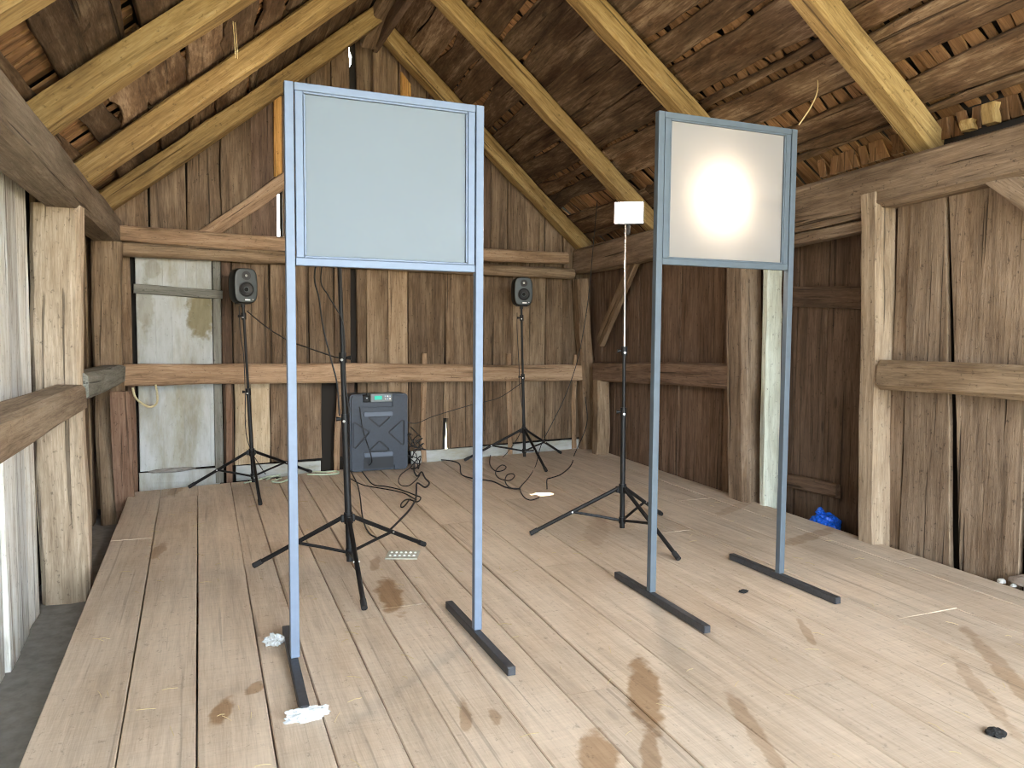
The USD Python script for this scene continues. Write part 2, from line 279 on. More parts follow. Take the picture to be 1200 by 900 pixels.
for _n, _c in (('opal_sheet', (.215, .27, .32)), ('white_sheet', (.25, .25, .25))): M[_n] = usdkit.material(stage, '/World/Looks/' + _n, {'d': ('principled_bsdf', {'base_color': _c, 'roughness': .4, 'specular_ior_level': .3}), 't': ('translucent_bsdf', {'color': (.75, .74, .72)}), 'm': ('mix_closure', {'fac': .35})},
                                  [('d.BSDF', 'm.closure1'), ('t.BSDF', 'm.closure2')], 'm.closure')

# ================================================================== THE SETTING
Y0 = -2.0
# ---- ground and earth strip
obj('ground', bx((-60, -60, -.6), (60, 60, -.5)), 'grass', kind='structure', label='grass outside the open barn front')
em = trimesh.creation.box((6.2, 11.2, .1)).subdivide().subdivide().subdivide().subdivide().subdivide(); em.apply_translation((1.6, 3.1, -.27))
vv = em.vertices.copy(); top = vv[:, 2] > -.25; vv[top, 2] += .06 * (meshkit.fbm(vv[top] * 4, 4, 3) - .5); em.vertices = vv
obj('earth', em, 'earth', kind='structure', smooth=True, label='bare grey earth below the platform')

# ---- floor: the plank platform
floor = thing('floor', 'platform floor of wide pale boards', None, (1.7, 4.5, 0), kind='structure')
FX2 = [-.535, -.265, -.045, .18, .35, .56, .72, .95, 1.18, 1.38, 1.65, 1.96, 2.24, 2.52, 2.90, 3.30, 3.62, 3.85]
FX7 = [-.590, -.360, -.080, .18, .33, .57, .77, 1.02, 1.27, 1.51, 1.82, 2.18, 2.48, 2.80, 3.12, 3.50, 3.80, 4.06]
fx = lambda i, y: FX2[i] + (FX7[i] - FX2[i]) * (y - 2) / 5
PF = lambda u, v, w: np.array([u, v, w])
JOINT = {0: [5.3], 1: [6.55], 3: [3.4], 5: [3.45], 6: [3.55], 8: [2.45], 9: [5.0], 10: [3.9], 11: [2.2, 5.6], 13: [4.3], 14: [2.6], 15: [5.1], 16: [3.3]}
for i in range(len(FX2) - 1):
    ye = [6.87 + .22 * (fx(j, 7) + .54) if fx(j, 7) < .62 else float((B0 + BD * (fx(j, 7) + .55))[1]) - .03 for j in (i, i + 1)]
    cuts = [Y0 - .1 + rng.uniform(0, .15)] + JOINT.get(i, []) + [None]
    for a, b in zip(cuts[:-1], cuts[1:]):
        va = (a, a); e0, e1 = (b, b) if b else ye; g = .0022
        ul = (fx(i, a) + g, fx(i, e0) + g); ur = (fx(i + 1, a) - g, fx(i + 1, e1) - g)
        wood('plank', plank(PF, ul, ur, (a + .002, e0 - .002), (a + .002, e1 - .002), .045, wany=.0012, w0=rng.uniform(-.003, 0.0), n=6), 'floor_wood', floor)
for y in (2.2, 4.2, 6.2): wood('joist', timber((-.5, y, -.115), (3.8, y, -.115), .14, .10, n=2, rough=.002), 'dark_barn_wood', floor)

# ---- back wall: low boards, gable boards, baseboard, door
wb = thing('wall_back', 'gable end wall of upright weathered boards', None, B0, kind='structure')
PB = lambda u, v, w: bw(u, v, w)
LOW = [-.42, -.17, 0.0]; LOW2 = [.70, .79, 1.11, 1.46, 1.70, 1.86]; LOW3 = [1.92, 2.02, 2.24, 2.45]; LOW4 = [3.27, 3.67, 4.10, 4.32, 4.75]
def boards(parent, seams, P, v0, v1, material, gap=.004, wany=.003, t=.025, proud=.006, n=4, tilt=.0):
    for a, b in zip(seams[:-1], seams[1:]):
        g1, g2 = gap * rng.uniform(.4, 1.6), gap * rng.uniform(.4, 1.6); tl = rng.gauss(0, tilt)
        f0 = v0 if callable(v0) else (lambda u: v0); f1 = v1 if callable(v1) else (lambda u: v1)
        mt = material if isinstance(material, str) else rng.choice(material)
        wood('plank', plank(P, (a + g1, a + g1 + tl), (b - g2, b - g2 + tl), (f0(a), f1(a)), (f0(b), f1(b)), t, wany, rng.uniform(-proud, proud), n), mt, parent)
boards(wb, LOW, PB, -.15, 2.02, 'barn_wood')
for s_ in (LOW3, LOW4): boards(wb, s_, PB, .12, 2.0, ['barn_wood', 'barn_wood', 'pale_barn_wood'])
wood('plank', plank(PB, (2.455, 2.455), (2.838, 2.859), (.115, 2.0), (.115, 2.0), .025, .002, .004), 'barn_wood', wb); wood('plank', plank(PB, (2.892, 2.863), (3.265, 3.265), (.115, 2.0), (.115, 2.0), .025, .002, -.002), 'barn_wood', wb)
boards(wb, [.79, 1.11, 1.46, 1.70, 1.86], PB, .92, 2.0, 'barn_wood'); boards(wb, [.70, .79], PB, .12, 2.0, 'dark_barn_wood')
boards(wb, [.79, 1.10], PB, .12, .90, 'pine_wood'); boards(wb, [1.10, 1.32, 1.58], PB, .12, .90, 'barn_wood'); boards(wb, [1.73, 1.90], PB, .12, .90, 'dark_barn_wood')
def gz(u): p = bw(u, 0); return roof_z(p[0], p[1], .12)
UP = [-.45, -.12, .14, .43, .71, .96, 1.18]; UP2 = [1.235, 1.46, 1.69, 1.865]; UP3 = [1.935, 2.09, 2.24, 2.36, 2.47, 2.66, 2.92, 3.24, 3.39, 3.60, 3.84, 4.0, 4.32, 4.75]
for s in (UP, UP2, UP3): boards(wb, s, PB, 1.99, gz, ['barn_wood', 'barn_wood', 'dark_barn_wood'], proud=.008, wany=.004)
# a few bright newer pieces nailed over the gable boards
wood('patch_board', plank(PB, (1.155, 1.155), (1.225, 1.225), (2.66, 3.36), (2.66, 3.36), .02, .002, .036), 'orange_wood', wb, label='narrow orange board')
wood('patch_board', plank(PB, (2.365, 2.365), (2.475, 2.475), (3.2, 3.78), (3.2, 3.68), .02, .002, .036), 'orange_wood', wb, label='short orange board')
# outer sheathing: dark, open only at the two daylight slits
zt = lambda u: (lambda p: roof_z(p[0], p[1], .27))(bw(u, 0)); us = np.linspace(-.9, 5.3, 24)
sh = Polygon([(u, zt(u)) for u in us] + [(5.3, -.3), (-.9, -.3)])
sh = sh.difference(Polygon([(2.895, .02), (2.95, .02), (2.935, .15), (2.922, .40), (2.914, .40), (2.902, .15)])).difference(sbox(1.19, 2.14, 1.235, 2.53)).difference(Polygon([(1.90, 3.98), (1.88, 3.90), (1.865, 3.86), (1.875, 3.80), (1.895, 3.76), (1.92, 3.81), (1.925, 3.87), (1.905, 3.92)]))
sm = ext(sh, .02); sm.apply_transform(frame_of(BD, [0, 0, 1], B0 + BN * .10)); obj('sheathing', sm, 'outer_skin', wb)
for a, b in ((.79, 1.55), (2.47, 4.62)):
    wood('baseboard', plank(lambda u, v, w: bw(v, u, w), (-.02, -.02), (.115, .10), (a, b), (a, b), .02, .001, .03), 'white_board', wb, label='pale whitewashed base board')
# door in the back wall
dr = thing('door_1', 'whitewashed plank door at the left of the back wall', None, bw(.35, 0), kind='structure')
wood('door_panel', plank(PB, (.03, .03), (.62, .62), (.13, 1.93), (.13, 1.93), .02, .001, .004, 6), 'white_board', dr)
wood('door_panel', plank(PB, (.02, .02), (.66, .66), (-.12, .12), (-.12, .11), .02, .002, .012, 6), 'white_board', dr)
for z, h in ((1.625, .075),): wood('batten', timber(bw(.01, z + .01, .025), bw(.70, z - .015, .025), h, .03, n=4, rough=.002), 'grey_batten', dr, label='grey horizontal batten')
wood('stile', timber(bw(.655, -.02, .012), bw(.655, 1.93, .012), .065, .03, [1, 0, 0], 4, rough=.002), 'grey_batten', dr, label='grey upright stile')
wood('stile', timber(bw(.735, -.05, .03), bw(.735, .88, .03), .05, .03, [1, 0, 0], 4, rough=.002), 'red_wood', dr)
wood('jamb', timber(bw(-.02, -.1, .03), bw(-.02, .9, .03), .05, .05, [1, 0, 0], 4, rough=.002), 'red_wood', dr)
# dirt left on the door's bottom ledge
d = trimesh.creation.icosphere(3, 1.0); d.vertices *= (.19, .022, .018); d.vertices += .006 * (nr.rand(*d.vertices.shape) - .5); d.apply_transform(frame_of(BD, BN, bw(.27, .125, .02)))
obj('dirt', d, 'earth', dr)

# ---- left wall
XL = -.84
wl = thing('wall_left', 'left wall of upright whitewashed boards', None, (XL, 4, 0), kind='structure')
ztl = lambda u: pz(LP, XL, u, .13)
PLW = lambda u, v, w: np.array([XL + w, u, v])
boards(wl, [*np.arange(Y0, 1.1, .4667), 1.62, 1.9, 2.15, 2.42, 2.70, 2.92, 3.2, 3.42, 3.66, 3.93, 4.17, 4.42, 4.72], PLW, -.27, ztl, 'lime_wood', gap=.007, wany=.006, proud=.012)
boards(wl, [4.90, 5.2, 5.5, 5.8, 6.1, 6.36], PLW, -.27, ztl, 'pale_barn_wood', gap=.006); boards(wl, [6.36, 6.58, 6.74, 6.90, 7.1], PLW, -.27, ztl, 'barn_wood', gap=.008)
obj('sheathing', bx((XL - .12, Y0, -.5), (XL - .10, 7.3, 2.4)), 'outer_skin', wl)

# ---- right wall
wr = thing('wall_right', 'right wall of upright brown boards', None, (3.95, 4, 0), kind='structure')
PRW = lambda x: (lambda u, v, w: np.array([x - w, u, v]))
XA = 3.95
for s in ([*np.arange(Y0, 1.1, .4667), 1.6, 1.9, 2.15, 2.42, 2.72],): boards(wr, s, PRW(XA), -.06, 2.27, 'right_barn_wood', gap=.003, wany=.003, proud=.005)
wood('plank', plank(PRW(XA), (2.745, 2.765), (3.085, 3.268), (-.06, 2.27), (-.06, 2.27), .03, .004, 0, 8), 'right_barn_wood', wr, tint=.75)
wood('plank', plank(PRW(XA), (3.145, 3.285), (3.50, 3.505), (-.06, 2.27), (-.06, 2.27), .03, .004, .003, 8), 'right_barn_wood', wr, tint=.65)
wood('plank', plank(PRW(XA), (3.515, 3.515), (3.62, 3.62), (-.06, 2.27), (-.06, 2.27), .03, .004, -.012, 6), 'right_barn_wood', wr)
XC = 4.07
boards(wr, [4.86, 5.18, 5.45, 5.80, 6.10, 6.42, 6.84, 7.05, 7.31, 7.62, 8.0], PRW(XC), -.06, lambda u: pz(RP, XC, u, .13), 'dark_barn_wood', gap=.004)
obj('sheathing', bx((4.36, 3.3, -.5), (4.38, 8.3, 2.25)), 'outer_skin', wr); obj('sheathing', bx((4.02, Y0, -.5), (4.04, 3.5, 2.66)), 'outer_skin', wr); obj('sheathing', bx((4.04, 3.48, -.5), (4.36, 3.5, 2.3)), 'outer_skin', wr)
# recessed side door between the posts
d2 = thing('door_2', 'brown plank side door recessed in the right wall', None, (4.17, 4.4, 0), kind='structure')
boards(d2, [3.75, 4.08, 4.41, 4.72, 5.10], PRW(4.19), -.2, 2.12, 'dark_barn_wood')
wood('batten', timber((4.155, 5.10, 1.62), (4.155, 3.8, 1.53), .15, .035, n=6, rough=.004), 'dark_barn_wood', d2); wood('batten', timber((4.15, 5.05, .17), (4.15, 4.2, .20), .10, .05, n=6, rough=.004), 'dark_barn_wood', d2)
wood('batten', timber((4.155, 5.10, .93), (4.155, 4.85, .90), .12, .04, n=3, rough=.005), 'dark_barn_wood', d2)

# ---- small holes in the roof that let two sun patches in
def sun_hole(pt, off=.30, pl=RP):
    n = pl[1]; p0 = pl[0] + n * off; t = np.dot(p0 - pt, n) / np.dot(SUN, n); return pt + SUN * t
HSRC = [(fl(635, 579), .075, .06)]
HOLES = [(*sun_hole(p)[:2], dx, dy) for p, dx, dy in HSRC]; HOLEB = [(*sun_hole(p, .15)[:2], .075) for p, dx, dy in HSRC]
# ---- roof: boards on the rafters, shingles over the gaps, outer skin
ce = thing('ceiling', 'underside of the board and shingle roof', None, (1.6, 4.5, 3.2), kind='structure')
def PR(pl, off): return lambda u, v, w: np.array([u, v, pz(pl, u, v)]) + pl[1] * (off - w)     # u = x, v = y
YE = 8.35
def roof_side(pl, seams, sgn):
    for a, b in seams:
        c1, c2_ = (rng.choice((2.94, 4.2)), 5.48) if sgn > 0 else (rng.choice((3.42, 1.9)), rng.choice((4.83, 6.18))); ys = [(Y0 - .2, c1), (c1 + .004, c2_), (c2_ + .004, YE)]
        for hx, hy, hw in (HOLEB if sgn < 0 else []):
            if a - .04 < hx < b + .04: ys = [q for y0, y1 in ys for q in ([(y0, hy - hw), (hy + hw, y1)] if y0 < hy < y1 else [(y0, y1)])]
        for y0, y1 in ys:
            xa0, xa1, xb0, xb1 = a, a, b, b
            if sgn > 0 and b > ridge_x(y0) - .03: xb0, xb1 = ridge_x(y0) - .03, ridge_x(y1) - .03
            if sgn < 0 and a < ridge_x(y0) + .03: xa0, xa1 = ridge_x(y0) + .03, ridge_x(y1) + .03
            w = rng.uniform(-.012, .004)
            wood('plank', plank(PR(pl, .15), (xa0, xa1), (xb0, xb1), (y0, y1), (y0, y1), .028, wany=.016, w0=w, n=12), 'roof_wood', ce)
c = .79
rs = [(0, .05), (.065, .31), (.44, .66), (.685, .81), (.83, 1.11), (1.13, 1.345), (1.365, 1.57), (1.60, 1.86), (1.88, 2.10), (2.13, 2.42), (2.44, 2.66), (2.69, 2.9), (2.92, 3.3)]
roof_side(RP, [(3.85 - e * c, 3.85 - s_ * c) for s_, e in rs[1:]] + [(3.80, 3.86)], -1)
c2 = .765
ls = [(-.5, -.2), (-.18, .055), (.20, .375), (.39, .565), (.585, .86), (.885, 1.12), (1.14, 1.42), (1.45, 1.66), (1.69, 1.96), (1.98, 2.22), (2.25, 2.5), (2.52, 3.0)]
roof_side(LP, [(-.64 + s_ * c2, -.64 + e * c2) for s_, e in ls], 1)
def shingles(pl, x0, x1, stuff, yr=(1.6, 8.0)):
    acc = []; y = yr[0]
    while y < yr[1]:
        if pl is RP and any(abs(y + .03 - hy) < .11 and min(x0, x1) - .05 < hx < max(x0, x1) + .05 for hx, hy, hw in HOLEB): y += .10; continue
        w = rng.uniform(.05, .085); P = PR(pl, .20); sk = rng.uniform(-.05, .05)
        l = plank(P, (y, y + sk), (y + w, y + w + sk), (x0, x1), (x0, x1), .012, .003, rng.uniform(-.012, .012), 2) if False else plank(lambda u, v, ww: P(v, u, ww), (y, y + sk), (y + w, y + w + sk), (x0, x1), (x0, x1), .012, .002, rng.uniform(-.015, .015), 1)
        if stuff: acc.append(l)
        else: wood('shingle', l, 'shingle_wood', ce)
        y += w + rng.uniform(.004, .022)
    if stuff:
        o = 0; V, F, G = [], [], []
        for v, f, g_ in acc: V.append(v); F.append(f + o); G.append(g_ + [rng.uniform(0, 9), 0, 0]); o += len(v)
        wood('shingle_course', (np.vstack(V), np.vstack(F), np.vstack(G)), 'shingle_wood', ce, kind='stuff')
shingles(RP, 4.08, 3.70, False, (2.3, 7.9))
def slats():
    y = 2.15
    while y < 4.3:
        w = rng.uniform(.045, .08); zb = 2.49 - .048 * (y - 2.77) - .03; zt_ = pz(RP, 3.99, y, .15) + .03; sk = rng.uniform(-.02, .09); t0 = rng.uniform(0, .02)
        wood('shingle', plank(lambda u, v, ww: np.array([3.985 + t0 - ww, u, v]), (y, y + sk), (y + w, y + w + sk), (zb, zt_), (zb, zt_), .012, .002, rng.uniform(-.012, .012), 1), 'shingle_wood', ce); y += w + rng.uniform(.0, .02)
slats()
shingles(RP, 3.64, 3.38, False, (2.3, 7.9)); shingles(LP, -.66, -.40, False, (2.6, 7.2))
for s_ in (.675, .82, 1.12, 1.355, 1.585, 1.87, 2.115, 2.43): shingles(RP, 3.85 - (s_ - .06) * c, 3.85 - (s_ + .06) * c, True)
for s_ in (.38, .575, .87, 1.13, 1.435, 1.675): shingles(LP, -.64 + (s_ - .06) * c2, -.64 + (s_ + .06) * c2, True)
# outer skin with the small holes that let the sun patches in
for nm, pl, x0, x1 in (('l', LP, -1.15, None), ('r', RP, None, 4.45)):
    yy = (Y0 - .25, YE)
    poly = Polygon([(x0 if x0 is not None else ridge_x(yy[0]), yy[0]), (x1 if x1 is not None else ridge_x(yy[0]), yy[0]), (x1 if x1 is not None else ridge_x(yy[1]), yy[1]), (x0 if x0 is not None else ridge_x(yy[1]), yy[1])])
    if nm == 'r':
        for hx, hy, dx, dy in HOLES: poly = poly.difference(shapely.affinity.scale(shapely.geometry.Point(hx, hy).buffer(1, 12), dx, dy))
    m = ext(poly, .02); vv = m.vertices.copy(); zz = np.array([pz(pl, x, y, .30) for x, y, _ in vv]); vv[:, 2] = vv[:, 2] + zz; m.vertices = vv
    obj('roof_skin', m, 'outer_skin', ce)

rv = np.array([(ridge_x(y) + dx, y, roof_z(ridge_x(y), y, .30) + dz) for y in (Y0 - .25, YE) for dx, dz in ((-.16, -.09), (0, .06), (.16, -.09), (0, .02))])
obj('ridge_cap', trimesh.convex.convex_hull(rv), 'outer_skin', ce)
# ================================================================== TIMBER FRAME
def beam(name, loft, m, label, category='beam', **k): return wood(name, loft, m, label=label, cat=category, **k)
# wall plates
beam('wall_plate', timber((-.72, Y0 - .1, 2.085), (-.72, 7.1, 2.085), .225, .20, n=16, rough=.007), 'plate_wood', 'thick grey-brown timber plate along the top of the left wall', tint=.25)
beam('wall_plate', timber((3.915, Y0 - .1, 2.375), (3.915, 7.85, 2.10), .27, .20, n=18, rough=.007), 'right_barn_wood', 'thick timber plate along the top of the right wall', tint=.6)
# back tie beam: squared timber on a round log
beam('tie_beam', timber(bw(-.12, 2.055, .11), bw(4.27, 2.10, .11), .125, .13, n=16, rough=.006), 'rail_wood', 'squared cross beam over the back door and speakers', tint=.45)
beam('log', timber(bw(-.12, 1.935, .11), bw(4.36, 1.955, .11), .12, .14, n=16, rough=.005, ring=12), 'pale_barn_wood', 'round log lying directly under the squared cross beam of the back wall', smooth=True)
# rails
beam('rail', timber(bw(-.15, .94, .10), bw(4.62, .865, .10), .175, .10, n=14, rough=.005), 'rail_wood', 'reddish horizontal rail at waist height across the back wall', 'rail', tint=.7)
beam('rail', timber((-.70, Y0 - .1, .935), (-.70, 4.84, .935), .15, .16, n=10, rough=.006), 'post_wood', 'dusty horizontal rail of the left wall in the foreground', 'rail', tint=.35)
beam('rail', timber((-.70, 4.92, .985), (-.68, 6.85, .945), .15, .16, n=6, rough=.005), 'grey_batten', 'grey horizontal rail of the left wall behind the square post', 'rail', tint=.8)
beam('rail', timber((3.93, 4.95, .965), (3.98, 7.55, .895), .20, .12, n=8, rough=.005), 'dark_barn_wood', 'dark horizontal rail of the right wall behind the right frame', 'rail', tint=.9)
beam('rail', timber((3.87, 3.60, 1.055), (3.87, Y0 - .1, 1.14), .18, .10, n=12, ch=.28, rough=.005), 'pale_barn_wood', 'horizontal rail with a rounded end on the right wall in the foreground', 'rail', tint=.45)
# posts
beam('post', timber((-.755, 4.93, -.26), (-.75, 4.93, 1.98), .24, .16, [1, 0, 0], 10, rough=.006), 'pale_post_wood', 'thick pale square post of the left wall in the foreground', 'post', tint=.75)
beam('post', timber((-.70, 6.80, -.25), (-.70, 6.80, 1.98), .20, .16, [1, 0, 0], 8, rough=.008), 'pale_barn_wood', 'rough corner post left of the whitewashed back door', 'post', tint=.35)
beam('post', timber(bw(4.62, -.05, .10), bw(4.50, 1.90, .10), .15, .16, [1, 0, 0], 10, rough=.010), 'barn_wood', 'crooked corner post in the far right corner of the back wall', 'post', tint=.8)
beam('post', timber((3.97, 7.42, -.05), (3.97, 7.42, .80), .15, .14, [1, 0, 0], 5, rough=.006), 'pale_barn_wood', 'short post under the far end of the dark right rail', 'post', tint=.3)
beam('post', timber((3.95, 4.97, -.05), (3.945, 5.06, 2.12), .22, .20, [0, 1, 0], 10, rough=.008), 'right_barn_wood', 'rough brown post behind the right frame beside the whitewashed jamb', 'post', tint=.45)
beam('door_jamb', timber((4.01, 4.74, -.06), (4.0, 4.80, 2.05), .14, .05, [1, 0, 0], 10, ch=.05, rough=.005), 'green_white_board', 'whitewashed upright jamb board at the side door, seen through the right frame', 'jamb', tint=.6)
beam('post', timber((3.935, 3.655, -.05), (3.902, 3.72, 2.175), .165, .15, [1, 0, 0], 10, rough=.005), 'post_wood', 'pale square post of the right wall beside the recessed side door', 'post', tint=.7)
# lintels over the side door
beam('lintel', timber((3.92, 3.80, 2.075), (3.92, 4.95, 2.03), .06, .10, n=4, rough=.003), 'right_barn_wood', 'upper thin lintel over the recessed side door', 'lintel', tint=.7)
beam('lintel', timber((3.94, 3.80, 2.0), (3.94, 4.95, 1.945), .075, .12, n=4, rough=.003), 'right_barn_wood', 'lower thin lintel over the recessed side door', 'lintel', tint=.5)
# rafters
def rafter(pl, x0, y0, x1, y1, label, w=.15, h=.14, t=.5, m='rafter_wood'):
    a = np.array([x0, y0, pz(pl, x0, y0)]) + pl[1] * h / 2; b = np.array([x1, y1, pz(pl, x1, y1)]) + pl[1] * h / 2
    beam('rafter', timber(a, b, w, h, [0, 1, 0], 10, ch=.10, rough=.006), m, label, 'rafter', tint=t)
rafter(LP, -.80, 2.94, 1.60, 2.94, 'left rafter cut by the top left corner of the picture', t=.7)
rafter(LP, -.80, 4.17, 1.58, 4.22, 'second visible left rafter, with a worn pale lower edge', w=.17, t=.7)
rafter(LP, -.80, 5.46, 1.54, 5.49, 'third left rafter, reddish at its foot', t=.42)
rafter(LP, -.80, 6.58, 1.50, 6.90, 'darker left rafter lying against the back gable', t=.28)
rafter(RP, 3.98, 3.435, 1.62, 3.40, 'nearest right rafter with its foot on the right wall plate', t=.75)
rafter(RP, 3.98, 4.87, 1.58, 4.79, 'right rafter running down behind the right panel', t=.6)
rafter(RP, 3.98, 6.36, 1.54, 6.06, 'right rafter running down to the lit lamp', t=.5)
rafter(RP, 4.0, 7.82, 1.50, 7.22, 'short-looking right rafter lying against the back gable', t=.4)
# gable post, strut, braces
beam('king_post', timber(bw(2.085, 2.10, .09), bw(2.105, 3.98, .09), .085, .07, BD, 8, rough=.004), 'barn_wood', 'slender upright post in the middle of the gable above the left panel', 'post', tint=.8)
a = at(433, 50, 1.62, 7.15); b = at(472, -30, 1.85, 6.2)
beam('strut', timber(a, b, .17, .11, [1, 0, 0], 6, rough=.006), 'barn_wood', 'dark slanting strut under the ridge above the left panel', 'strut', tint=.6)
beam('ridge_board', timber((ridge_x(Y0) , Y0, 4.08), (ridge_x(7.3), 7.3, 3.93), .14, .05, n=6, rough=.004), 'dark_barn_wood', 'dark ridge board at the top of the roof', 'beam')
beam('brace', timber(bw(.55, 2.09, .07), bw(1.62, 2.93, .07), .12, .05, [0, 0, 1], 5, rough=.004), 'rail_wood', 'slanting brace on the gable left of and behind the left panel', 'brace', tint=.5)
beam('brace', timber((3.965, 7.45, 1.20), (3.955, 6.72, 2.05), .13, .06, [0, 1, 0], 5, rough=.005), 'barn_wood', 'slanting brace in the far right corner', 'brace', tint=.5)
beam('brace', timber((3.90, 2.98, 2.20), (3.90, 2.25, 1.62), .13, .09, [0, 1, 0], 5, rough=.005), 'right_barn_wood', 'brace under the right wall plate cut by the right picture edge', 'brace', tint=.6)
for px_, py_, w_, h_, lab in ((1162, 121, .075, .10, 'pale sawn block standing on the right wall plate near the picture edge'), (1136, 126, .07, .05, 'small pale block lying on the right wall plate')):
    q = on_plane(px_, py_, [3.90, 0, 0], [1, 0, 0]); zp = 2.512 - .0275 * (q[1] + .0)
    beam('wood_block', timber((3.90, q[1], zp - .005), (3.90, q[1], zp + h_), w_, .06, [0, 1, 0], 3, rough=.003), 'rafter_wood', lab, 'block', tint=.6)
# loose boards and sticks
beam('leaning_board', timber((-.60, 6.70, -.20), (-.62, 6.62, .83), .14, .035, [1, 0, 0], 5, ch=.1, rough=.003), 'red_wood', 'short reddish board leaning in the corner left of the back door', 'board')
for u0, u1, z0, z1, t, lab in ((1.70, 1.735, .0, .84, .5, 'thin wooden stick standing left of the dark case'), (2.605, 2.60, .0, 1.09, .5, 'thin wooden stick standing right of the dark case, its tip above the rail'),
                               (3.62, 3.60, .0, 1.08, .5, 'thin wooden stick behind the right speaker stand, its tip above the rail'), (4.47, 4.48, .0, 1.06, .6, 'thin wooden stick in the far right corner beside the crooked post')):
    beam('stick', timber(bw(u0, z0, .038), bw(u1, z1, .038), .052, .024, BD, 6, ch=.25, rough=.005), 'rail_wood', lab, 'stick', tint=t)
beam('lath', timber(bw(2.862, .43, .02), bw(2.862, .80, .02), .05, .02, BD, 3, rough=.002), 'pale_barn_wood', 'short pale lath on the back wall above the sunlit crack', 'lath', tint=.6)
# rope loop on the rail by the door
obj('rope', tube(spline([bw(-.03, .84, .16), bw(-.01, .76, .165), bw(.05, .70, .165), bw(.10, .68, .165), bw(.145, .71, .165), bw(.15, .79, .16), bw(.14, .86, .155)], 6), .009), 'rope', smooth=True, label='pale rope loop hanging from the rail in front of the back door', cat='rope')

# ================================================================== PANEL FRAMES
def panel_frame(name, label, xl, yl, xr, yr, fl_y, fr_y, zb, zt, metal, sheet):
    t = thing(name, label, 'panel stand', ((xl + xr) / 2, (yl + yr) / 2, 0))
    L, R = np.array([xl, yl, 0]), np.array([xr, yr, 0]); ax = (R - L) / np.linalg.norm(R - L); nn = np.array([ax[1], -ax[0], 0])  # nn to the camera
    T = np.eye(4); T[:3, 0], T[:3, 1] = ax, -nn
    s = .034
    for P, (ya, yb), dx in ((L, fl_y, (-.012, .0)), (R, fr_y, (0, -.01))):
        obj('leg', rbx(P + [0, 0, (zt + s) / 2], (s, s, zt - s), .003, T), metal, t)
        fb = tube([(P[0] + dx[0], ya, s / 2), (P[0], P[1], s / 2), (P[0] + dx[1], yb, s / 2)], s / 2, 4) if False else None
        a, b = np.array([P[0] + dx[0], ya, s / 2]), np.array([P[0] + dx[1], yb, s / 2]); d_ = (b - a) / np.linalg.norm(b - a); F = np.eye(4); F[:3, 1] = d_; F[:3, 0] = np.cross(d_, [0, 0, 1])
        obj('foot', rbx((a + b) / 2, (s, np.linalg.norm(b - a), s), .003, F), 'foot_steel', t, label='dark steel foot bar')
        for e in (a, b): obj('end_cap', rbx(e, (s * .86, .008, s * .86), .002, F), 'foot_steel', t)
    w = np.linalg.norm(R - L) - s; r = .030; cx = (L + R) / 2
    zc = (zb + zt) / 2; hgt = zt - zb
    for z in (zb + r / 2, zt - r / 2): obj('frame_rail', rbx(cx + [0, 0, z], (w - .004, .028, r), .003, T), metal, t)
    for sg in (-1, 1): obj('frame_stile', rbx(cx + ax * sg * (w / 2 - r / 2 - .004) + [0, 0, zc], (r, .028, hgt - 2 * r), .003, T), metal, t)
    # glazing bead round the sheet
    for z in (zb + r + .004, zt - r - .004): obj('bead', rbx(cx + nn * .006 + [0, 0, z], (w - 2 * r - .01, .012, .008), .002, T), metal, t)
    for sg in (-1, 1): obj('bead', rbx(cx + nn * .006 + ax * sg * (w / 2 - r - .009) + [0, 0, zc], (.008, .012, hgt - 2 * r - .018), .002, T), metal, t)
    sh_ = bx((-.5, -.5, -.5), (.5, .5, .5)); sh_.apply_scale(1); sh_.vertices *= (w - 2 * r + .004, .004, hgt - 2 * r + .006); sh_.apply_transform(T); sh_.apply_translation(cx - nn * .001 + [0, 0, zc])
    obj('panel_sheet', sh_, sheet, t)
    return t, cx, ax, nn, zc
panel_frame('panel_stand', 'left panel stand holding the plain grey-blue unlit panel', .303, 3.055, 1.06, 3.075, (2.63, 3.40), (2.667, 3.453), 1.548, 2.225, 'frame_paint', 'opal_sheet')
_, pc, pax, pnn, pzc = panel_frame('panel_stand', 'right panel stand with the white panel and its round glow', 2.022, 3.235, 2.826, 3.255, (2.757, 3.576), (2.843, 3.648), 1.632, 2.35, 'frame_paint_shaded', 'white_sheet')
# lamp glowing behind the right panel
gl = at(845, 233, 2.43, 3.245); lc = np.array([gl[0], gl[1], gl[2]]); lc = lc - pnn * .085
t = thing('spot_lamp', 'round lamp fixed behind the right panel, seen as a white glow', 'lamp', lc)
h_ = lathe([(0, .10), (.03, .10), (.045, .07), (.075, .0), (.080, -.01), (.078, -.012), (.070, .0), (0, .0)], 24); TT = frame_of(pax, np.array([0, 0, 1.0]), lc); obj('housing', (lambda m: (m.apply_transform(trimesh.transformations.rotation_matrix(math.pi, [1, 0, 0]) * 1.0), m.apply_transform(TT), m)[-1])(h_), 'black_metal', t, smooth=30)
e_ = trimesh.creation.cylinder(.058, .004, sections=24); e_.apply_transform(frame_of(pax, np.array([0, 0, 1.0]), lc + pnn * .006)); obj('lens', e_, 'spot_light', t)
obj('bracket', cat(cyl(lc - pnn * .06, lc - pnn * .06 + pax * .385, .008), cyl(lc - pnn * .06 + pax * .385, lc + pnn * .06 + pax * .385, .008)), 'black_metal', t, smooth=30)

